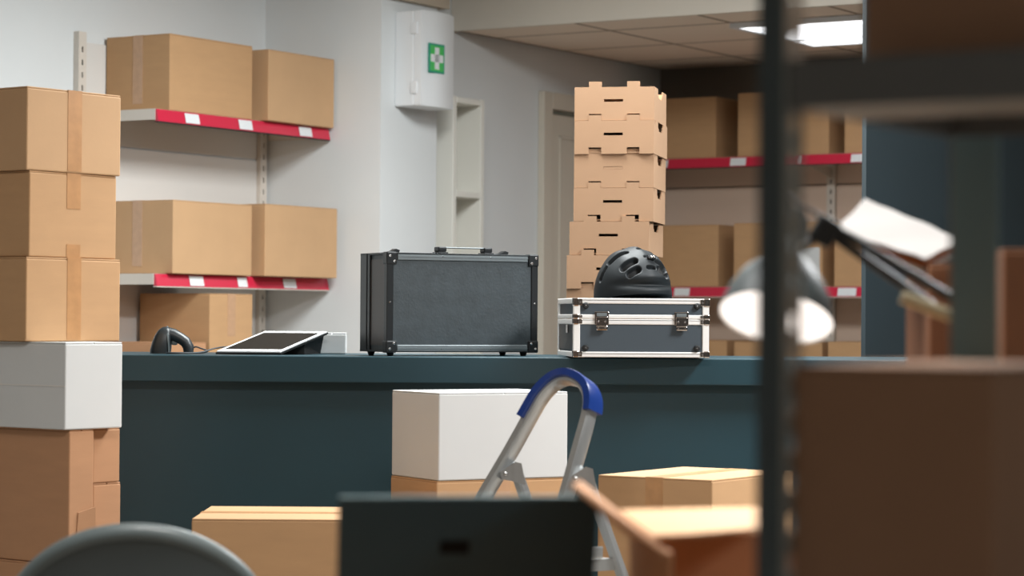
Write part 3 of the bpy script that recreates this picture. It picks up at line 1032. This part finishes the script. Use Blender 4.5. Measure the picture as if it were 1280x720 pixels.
Lt, Rt = S(607, 618, 5.90), S(710, 612, 5.76)
RLt, RLb = S(643, 582, 5.93), S(785, 1000, 6.12)
RRt, RRb = S(731, 588, 5.80), S(884, 1022, 5.88)
for k, z_ in enumerate((0.635, 0.43, 0.215)):
    a_, b_ = at_z(Lt, Lf, z_), at_z(Rt, Rf, z_)
    back = Vector((0.24 if k == 0 else 0.085, 0.06 if k == 0 else 0.02, 0))
    if k == 0:
        c_, d2 = at_z(RRt, RRb, z_), at_z(RLt, RLb, z_)
        poly = [a_, b_, c_+Vector((-0.004, -0.012, 0)), d2+Vector((-0.004, -0.012, 0))]
    else:
        poly = [a_, b_, b_+back, a_+back]
    stp = MB().slab(poly, 0.028).build('step' if k else 'platform', M['ladder'], lad)
    g = MB()
    for j in range(1, 6):
        s0 = poly[0].lerp(poly[3], j/6)+Vector((0, 0, 0.001)); s1 = poly[1].lerp(poly[2], j/6)+Vector((0, 0, 0.001))
        g.tube([s0.lerp(s1, 0.04), s0.lerp(s1, 0.96)], 0.0025, 6)
    g.build('tread_grip', M['rubber'], stp)
# side stay of the platform on the near rear leg
st_a, st_b = S(700, 692, 5.70), S(752, 690, 5.79)
MB().sweep([st_a, st_b], rr(0.004, 0.014), up=(0, 0, 1)).build('stay', M['ladder'], lad)
for k in (Lf, Rf):
    MB().lathe([(0.024, -0.012), (0.026, 0.02), (0.018, 0.03)], 14, Matrix.Translation(k)).build('foot', M['rubber'], lad)
for q_ in (S(785, 1000, 6.12), S(884, 1022, 5.88)):
    MB().lathe([(0.022, 0.0), (0.024, 0.03), (0.016, 0.04)], 14, Matrix.Translation((q_.x, q_.y, 0))).build('foot', M['rubber'], lad)

# ------------------------------------------------------------------ desk in the foreground
DZ = 0.76
dk = thing('desk', 'wooden desk below the frame carrying the laptop and the lamp', 'desk', (0.28, 2.62, 0))
MB().box(-0.95, 0.95, 0, 1.12, DZ-0.03, DZ, 0.004).build('desk_top', M['desk'], dk)
for x in (-0.9, 0.86):
    for y in (0.06, 1.02):
        MB().box(x, x+0.045, y, y+0.045, 0, DZ-0.0305, 0.003).build('leg', M['steel'], dk)
MB().box(-0.85, 0.85, 0.075, 0.09, DZ-0.10, DZ-0.0305).build('apron', M['steel'], dk)

# ------------------------------------------------------------------ laptop
ldp = 2.93
lp = sight(407, 720, ldp)
lt = thing('laptop', 'open dark laptop seen from the back of its screen', 'laptop', (lp.x+0.012, ldp, DZ+0.0005), R(7))
LW, LDp = 0.309, 0.215
MB().box(0, LW, 0.0, LDp, 0.004, 0.018, 0.004).build('base', M['lid'], lt)
MB().box(0.02, LW-0.02, 0.03, 0.115, 0.0182, 0.0195).build('keyboard', M['keys'], lt)
MB().box(0.11, 0.20, 0.13, 0.19, 0.0182, 0.0187).build('touchpad', M['badge'], lt)
for x in (0.02, LW-0.03):
    MB().box(x, x+0.01, 0.01, 0.2, 0.0, 0.0045).build('foot', M['rubber'], lt)
tilt = R(17)
lm = Matrix.Translation((0, 0.004, 0.020)) @ Matrix.Rotation(tilt, 4, 'X')
LH = 0.219
lid = MB().box(0, LW, -0.006, 0.0, 0, LH, 0.002, mx=lm).build('screen_lid', M['lid'], lt)
MB().box(0.001, LW-0.001, -0.0055, -0.0006, LH-0.0005, LH+0.0025, mx=lm).build('lid_edge_highlight', M['lidedge'], lid)  # highlight along the lid's top edge, put in as a lighter strip
MB().box(0.012, LW-0.012, 0.0, 0.0012, 0.015, LH-0.012, mx=lm).build('screen', M['glass'], lid)
bx0 = 0.121
MB().box(bx0, bx0+0.035, -0.0068, -0.006, LH-0.069, LH-0.052, mx=lm).build('badge', M['badge'], lid)

# ------------------------------------------------------------------ office chair
cd = 4.18
cpx = sight(170, 664, cd)
ch = thing('office_chair', 'grey rounded chair back at the bottom left of the photo', 'chair', (cpx.x, cd, 0), R(4))
zt = cpx.z
bk = MB()
NX, NZ = 40, 24
rows = {}


def back_pt(u_, v_, off):
    # superellipse outline mapped from the square
    a_ = math.copysign(abs(u_)**1.0, u_)
    b_ = v_
    x_ = a_*math.sqrt(max(0, 1-b_*b_/2)); z_ = b_*math.sqrt(max(0, 1-a_*a_/2))
    X = x_*0.225
    Z = z_*0.19
    y_ = -0.05*(x_*x_)+0.03*z_*z_-0.01
    return Vector((X, -y_*1.0+off, zt-0.19+Z))


for off, key in ((-0.014, 'f'), (0.014, 'b')):
    for i in range(NX+1):
        for j in range(NZ+1):
            rows[(key, i, j)] = bk.bm.verts.new(back_pt(-1+2*i/NX, -1+2*j/NZ, off))
for key in 'fb':
    for i in range(NX):
        for j in range(NZ):
            bk.bm.faces.new([rows[(key, a_, b_)] for a_, b_ in ((i, j), (i+1, j), (i+1, j+1), (i, j+1))])
loop = [(i, 0) for i in range(NX)]+[(NX, j) for j in range(NZ)]+[(i, NZ) for i in range(NX, 0, -1)]+[(0, j) for j in range(NZ, 0, -1)]
for k in range(len(loop)):
    a_, b_ = loop[k], loop[(k+1) % len(loop)]
    bk.bm.faces.new((rows[('f', *a_)], rows[('f', *b_)], rows[('b', *b_)], rows[('b', *a_)]))
bkm = bk.build('backrest', M['chair'], ch, smooth=True)
rim = [back_pt(-1+2*a_/NX, -1+2*b_/NZ, 0.0) for a_, b_ in loop]
rim.append(rim[0])
MB().tube(rim, 0.0165, 10).build('edging', M['chairrim'], bkm, smooth=True)
MB().box(-0.22, 0.22, 0.02, 0.46, 0.43, 0.49, 0.02, 3).build('seat', M['chair'], ch, smooth=True)
MB().sweep([(0, 0.14, 0.425), (0, 0.02, 0.42), (0, -0.02, 0.45), (0, 0.03, 0.62)], rr(0.03, 0.008)).build('back_support', M['rubber'], ch)
MB().lathe([(0.03, 0.08), (0.03, 0.25), (0.018, 0.26), (0.018, 0.43)], 16, Matrix.Translation((0, 0.24, 0))).build('gas_column', M['steel'], ch, smooth=True)
for k in range(5):
    a_ = R(18+72*k)
    e_ = Vector((math.cos(a_)*0.28, 0.24+math.sin(a_)*0.28, 0.065))
    lg = MB().sweep([(0, 0.24, 0.105), e_], rr(0.018, 0.014)).build('leg', M['rubber'], ch)
    MB().lathe([(0.028, -0.012), (0.03, 0), (0.028, 0.012)], 16, axis_mx((e_.x, e_.y, 0.03), (-math.sin(a_), math.cos(a_), 0))).build('castor', M['rubber'], lg)

# ------------------------------------------------------------------ open box in front of the lamp
ob = thing('cardboard_box', 'open cardboard box on the desk, its top lit by the lamp, one flap raised', 'box', (0, 0, 0))
near_l = sight(836, 690, 2.72); oz = sight(836, 690, 2.72).z
ob.location = (near_l.x, 2.72, DZ+0.0005)
OH = oz-DZ
ob.rotation_euler = (0, 0, R(8))
inv = (Matrix.Translation(ob.location) @ Matrix.Rotation(R(8), 4, 'Z')).inverted()
loc_ = lambda px, py, d: inv @ sight(px, py, d)
OW, OD = 0.25, 0.24
bd = MB()
bd.box(0, 0.005, 0, OD, 0, OH, 0.0015, 1)
bd.box(OW-0.005, OW, 0, OD, 0, OH, 0.0015, 1)
bd.box(0.003, OW-0.003, OD-0.005, OD, 0, OH, 0.0015, 1)
bd.box(0.003, OW-0.003, 0.001, OD-0.003, 0, 0.005)
bd.build('body', M['card2'], ob)
# side flap standing up and outwards
tipA = loc_(716, 604, 2.80)
tipB = loc_(726, 601, 2.99)
MB().slab([Vector((-0.001, 0.002, OH)), Vector((-0.001, OD-0.01, OH)), tipB, tipA], 0.004).build('raised_flap', M['card2'], ob)
# top flap, a little raised at the back, lit by the lamp
MB().slab([loc_(816, 669, 2.80), loc_(862, 667, 2.80), loc_(982, 657, 2.84), loc_(980, 633, 2.985), loc_(774, 637, 2.975)], 0.004).build('top_flap', M['card3'], ob)
MB().box(0.006, OW-0.006, -0.002, 0.002, -0.0, OH*0.8, 0.001, 1).build('front_panel', M['carddark'], ob)

# ------------------------------------------------------------------ desk lamp
LPD = 3.12
lc = sight(970, 398, LPD)
elb = sight(1224, 400, 3.10)
base = Vector((elb.x+0.01, elb.y+0.03, DZ))
lamp = thing('desk_lamp', 'grey articulated desk lamp with a glowing bell shade', 'lamp', base)
LB = base
ax = Vector((-0.19, -0.42, -0.885)).normalized()     # way the lamp shines
k_ = 142*LPD/F/2
mxs = axis_mx(lc-LB, -ax)
outer = [(k_, 0.0), (k_*0.985, 0.012), (k_*0.90, 0.034), (k_*0.74, 0.056), (k_*0.52, 0.076), (k_*0.36, 0.090), (k_*0.315, 0.098), (k_*0.315, 0.135), (k_*0.29, 0.146), (k_*0.16, 0.152)]
MB().lathe(outer, 48, mxs, cap=False).build('lamp_shade', M['lampgrey'], lamp, smooth=True)
inner = [(k_*0.995, 0.0), (k_*0.96, 0.012), (k_*0.87, 0.034), (k_*0.71, 0.055), (k_*0.48, 0.074), (0.002, 0.080)]
sh_ = [o for o in lamp.children if o.name.startswith('lamp_shade')][0]
MB().lathe(inner, 48, mxs, cap=False).build('shade_lining', M['lampwhite'], sh_, smooth=True)
MB().lathe([(k_*0.985, 0.003), (k_*0.98, 0.006)], 40, mxs).build('glowing_diffuser', M['bulb'], sh_)
MB().lathe([(k_*0.05, 0.150), (k_*0.22, 0.152), (k_*0.2, 0.158), (0.002, 0.160)], 24, mxs).build('cap', M['lampgrey'], sh_)
jt = sight(1031, 289, LPD+0.0)-LB
neck = sight(1006, 308, LPD)-LB
mid = sight(998, 300, LPD+0.0)-LB
MB().tube([mid, neck, jt], 0.006, 10).build('swivel', M['arm'], lamp)
MB().lathe([(0.008, -0.006), (0.008, 0.006)], 16, axis_mx(sight(1001, 308, LPD-0.03)-LB, (0, -1, 0))).build('knob', M['chrome'], lamp)
MB().box(-0.016, 0.016, -0.012, 0.012, -0.018, 0.018, 0.005, mx=rot_mx(jt, ry=R(30))).build('joint_block', M['arm'], lamp)
e1 = elb-LB
for (a_, b_) in (((1040, 283), (1224, 393)), ((1044, 297), (1216, 418))):
    MB().tube([sight(*a_, LPD)-LB, sight(*b_, 3.10)-LB], 0.0058, 10).build('upper_arm', M['arm'], lamp, smooth=True)
MB().tube([sight(1127, 371, 3.085)-LB, sight(1206, 402, 3.08)-LB], 0.0085, 12).build('spring', M['spring'], lamp, smooth=True)
MB().box(-0.018, 0.018, -0.014, 0.014, -0.026, 0.026, 0.005, mx=rot_mx(e1)).build('elbow_block', M['arm'], lamp)
for dx_ in (-0.012, 0.012):
    MB().tube([e1+Vector((dx_, 0, 0)), Vector((dx_, 0, 0.03))], 0.0058, 10).build('lower_arm', M['arm'], lamp, smooth=True)
MB().lathe([(0.078, 0.0005), (0.078, 0.012), (0.07, 0.018), (0.02, 0.022), (0.018, 0.04)], 32).build('lamp_base', M['arm'], lamp, smooth=True)
cab = [sight(990, 262, LPD+0.02)-LB, sight(984, 245, LPD+0.02)-LB, sight(975, 225, LPD+0.01)-LB, sight(992, 250, LPD)-LB, sight(1005, 258, LPD)-LB, sight(1020, 266, LPD)-LB, jt+Vector((0, 0, 0.012))]
MB().tube(smooth_path(cab, 5), 0.0025, 8).build('cable', M['cable'], lamp, smooth=True)

# ------------------------------------------------------------------ boxes and paper on the right of the desk
p = sight(1157, 330, 3.55)
lb = carton('shaded brown box on the desk under a sheet of white paper', (p.x, 3.52, DZ+0.0005), R(2), 0.30, 0.17, p.z-DZ, tape='N', m='umber')
inv2 = (Matrix.Translation(lb.location) @ Matrix.Rotation(R(2), 4, 'Z')).inverted()
l2 = lambda px, py, d: inv2 @ sight(px, py, d)
fl1 = [l2(1157, 328, 3.53), l2(1203, 306, 3.66), l2(1083, 256, 3.66), l2(1048, 292, 3.53)]
MB().slab(fl1, 0.006).build('open_flap', M['edge'], lb)
fl2 = [l2(1158, 337, 3.54), l2(1190, 320, 3.64), l2(1120, 294, 3.64), l2(1085, 311, 3.54)]
MB().slab(fl2, 0.004).build('inner_flap', M['whitecard'], lb)
ps = MB()
NPX, NPY = 14, 8
cor = [sight(1156, 325.5, 3.527), sight(1205, 302.5, 3.67), sight(1082, 250, 3.67), sight(1045, 287.5, 3.527)]
pv = []
for i in range(NPX+1):
    for j in range(NPY+1):
        a_, b_ = i/NPX, j/NPY
        q0 = cor[0].lerp(cor[1], b_); q1 = cor[3].lerp(cor[2], b_)
        pt = q0.lerp(q1, a_)
        pt = pt+Vector((0, 0, 0.0025+0.0008*math.sin(a_*9+b_*4)+0.0008*math.sin(a_*17-b_*11)))
        pv.append(pt)
vt = [ps.bm.verts.new(q_) for q_ in pv]
vb_ = [ps.bm.verts.new(q_-Vector((0, 0, 0.002))) for q_ in pv]
ix = lambda i, j: i*(NPY+1)+j
for i in range(NPX):
    for j in range(NPY):
        q_ = (ix(i, j), ix(i+1, j), ix(i+1, j+1), ix(i, j+1))
        ps.bm.faces.new([vt[k] for k in q_]); ps.bm.faces.new([vb_[k] for k in reversed(q_)])
bl = [ix(i, 0) for i in range(NPX)]+[ix(NPX, j) for j in range(NPY)]+[ix(i, NPY) for i in range(NPX, 0, -1)]+[ix(0, j) for j in range(NPY, 0, -1)]
for k in range(len(bl)):
    a_, b_ = bl[k], bl[(k+1) % len(bl)]
    ps.bm.faces.new((vt[a_], vt[b_], vb_[b_], vb_[a_]))
tag(ps.build('paper_sheet', M['paper'], smooth=True), 'crumpled white paper lying on the open flap of the box behind the lamp arm', 'paper')
p = sight(1254, 311, 3.24)
carton('shaded brown box at the right edge of the photo, behind the rear rack post', (p.x, 3.24, DZ+0.0005), R(-2), 0.34, 0.26, p.z-DZ, tape='N', m='umber')

# ------------------------------------------------------------------ metal rack very near the camera
RX, RY = -0.9153, 1.8985
rk = thing('metal_rack', 'blurred dark metal rack with perforated posts in the right foreground', 'rack', rm(RX, RY, 0), ANG_V)
HTR = 1.98


def post(x, y, name='post', sx=1, fx=0.022, fy=0.036, fm='steel'):
    zs = [0.0]
    z_ = 0.02
    while z_ < HTR-0.03:
        zs += [z_, z_+0.013]
        z_ += 0.0345
    zs.append(HTR)
    t_ = 0.0022
    # flange along y, with holes
    ys = [0, fy*0.36, fy*0.66, fy]
    mx = Matrix(((0, 1, 0, x), (1, 0, 0, y), (0, 0, 1, 0), (0, 0, 0, 1)))
    o = MB().plate(ys, zs, lambda i, j: not (i == 1 and j % 2 == 1), t_, mx).build(name, M['racklit'], rk)  # lit side of the post, painted paler than its other flange
    xs = [0, fx*0.36, fx*0.66, fx]
    mx = Matrix.Translation((x-fx if sx < 0 else x+t_, y, 0))
    MB().plate(xs, zs, lambda i, j: True, t_, mx).build('flange', M[fm], o)
    return o


post(0, 0, sx=-1, fx=0.024)
post(0.0, 0.415-0.036, sx=1, fx=0.048, fm='tealsteel')
RLN = 1.15
post(RLN, 0, sx=-1, fx=0.036)
post(RLN, 0.40-0.036, sx=-1, fx=0.036)
for zt in (1.425, 0.80, 0.22, 1.93):
    s = MB()
    s.box(0.004, RLN-0.004, 0.002, 0.37, zt-0.004, zt)
    s.box(0.004, RLN-0.004, 0.002, 0.006, zt-0.042, zt-0.004).box(0.004, RLN-0.004, 0.366, 0.37, zt-0.042, zt-0.004)
    s.box(0.004, 0.008, 0.006, 0.366, zt-0.042, zt-0.004).box(RLN-0.008, RLN-0.004, 0.006, 0.366, zt-0.042, zt-0.004)
    for q_ in (0.12, 0.24):
        s.box(0.01, RLN-0.01, q_, q_+0.02, zt-0.02, zt-0.004)
    sv = s.build('shelf', M['rackshelf'], rk)
    MB().box(0.009, RLN-0.009, 0.007, 0.13, zt-0.042, zt-0.040).build('lit_shelf_lip', M['racklit'], sv)  # lit underside of the beam, put in as a pale strip
# boxes on the rack
rcarton('dark brown box on the rack shelf above eye level, top right corner', RX+0.62, RY+0.03, 1.426, 0.32, 0.56, 0.30, tape='N', m='carddark')
p0 = rm(RX, RY)
pz_ = sight(1100, 457, 2.06).z
rcarton('large dark box on the rack in the lower right foreground', RX+0.186, RY+0.012, 0.801, 0.34, 0.181, pz_-0.801, tape='N', m='carddark')

# boxes of one kind that stand together
for o in C.objects:
    if o.parent is None and o.name.startswith('cardboard_box'):
        l_ = o['label']
        if 'back shelf' in l_ or 'low behind the counter' in l_:
            o['group'] = 'cardboard boxes on the back wall shelves'
        elif 'red-railed' in l_ or 'left shelves' in l_ or 'left of the barcode scanner' in l_:
            o['group'] = 'cardboard boxes on the left wall shelves'
        elif 'left stack' in l_:
            o['group'] = 'boxes stacked at the left edge'
        elif 'counter' in l_ or 'floor' in l_:
            o['group'] = 'boxes on the floor in front of the counter'

# ------------------------------------------------------------------ light
def area(name, loc, size, energy, col, rot=(0, 0, 0), sy=None):
    l = bpy.data.lights.new(name, 'AREA')
    l.energy = energy
    l.color = col
    l.size = size
    if sy:
        l.shape = 'RECTANGLE'; l.size_y = sy
    o = bpy.data.objects.new(name, l)
    o.location = loc
    o.rotation_euler = rot
    C.objects.link(o)
    return o


area('lamp_ceiling_key', (2.2, 6.25, HC-0.03), 0.6, 180, (0.97, 0.99, 1.0), sy=0.9)
q_ = rm(-3.9, 6.6)
area('lamp_ceiling_back', (q_.x, q_.y, HC-0.03), 1.2, 165, (0.96, 1.0, 1.0), rot=(0, 0, -YAW), sy=1.2)
area('lamp_ceiling_front', (-0.2, 3.3, HC-0.03), 1.2, 80, (1.0, 0.97, 0.94), sy=0.6)
area('lamp_ceiling_near', (1.6, -0.5, HC-0.03), 1.2, 15, (1.0, 0.97, 0.94), sy=0.6)  # added fill light for the foreground, no lamp known there
area('lamp_ceiling_right', (3.4, 0.8, HC-0.03), 1.2, 60, (1.0, 0.98, 0.96), sy=0.6)  # added fill light for the right-hand faces of the rack
lw = bpy.data.lights.new('lamp_bulb', 'SPOT')
lw.energy = 6
lw.color = (1.0, 0.95, 0.88)
lw.spot_size = R(100)
lw.spot_blend = 0.5
lw.shadow_soft_size = 0.03
lo = bpy.data.objects.new('lamp_bulb', lw)
lo.location = lc+ax*0.012
lo.rotation_euler = Vector((0, 0, -1)).rotation_difference(ax).to_euler()
C.objects.link(lo)

w = bpy.data.worlds.new('World')
w.use_nodes = True
w.node_tree.nodes['Background'].inputs[0].default_value = (0.5, 0.6, 0.7, 1)
w.node_tree.nodes['Background'].inputs[1].default_value = 0.05
bpy.context.scene.world = w

# ------------------------------------------------------------------ camera
cam = bpy.data.cameras.new('camera')
cam.sensor_width = 36
cam.lens = F/1280*36
cam.clip_start = 0.05
cam.dof.use_dof = True
cam.dof.focus_distance = 7.15
cam.dof.aperture_fstop = 3.9
co = bpy.data.objects.new('camera', cam)
pitch = math.atan((HOR-360)/F)
co.matrix_world = Matrix.Translation((0, 0, EYE)) @ Matrix.Rotation(PI/2+pitch, 4, 'X') @ Matrix.Rotation(ROLL, 4, 'Z')
C.objects.link(co)
sc = bpy.context.scene
sc.camera = co
sc.view_settings.view_transform = 'Standard'
sc.view_settings.look = 'None'
sc.view_settings.exposure = 0.0
sc.view_settings.gamma = 1.0
sc.view_settings.use_curve_mapping = False
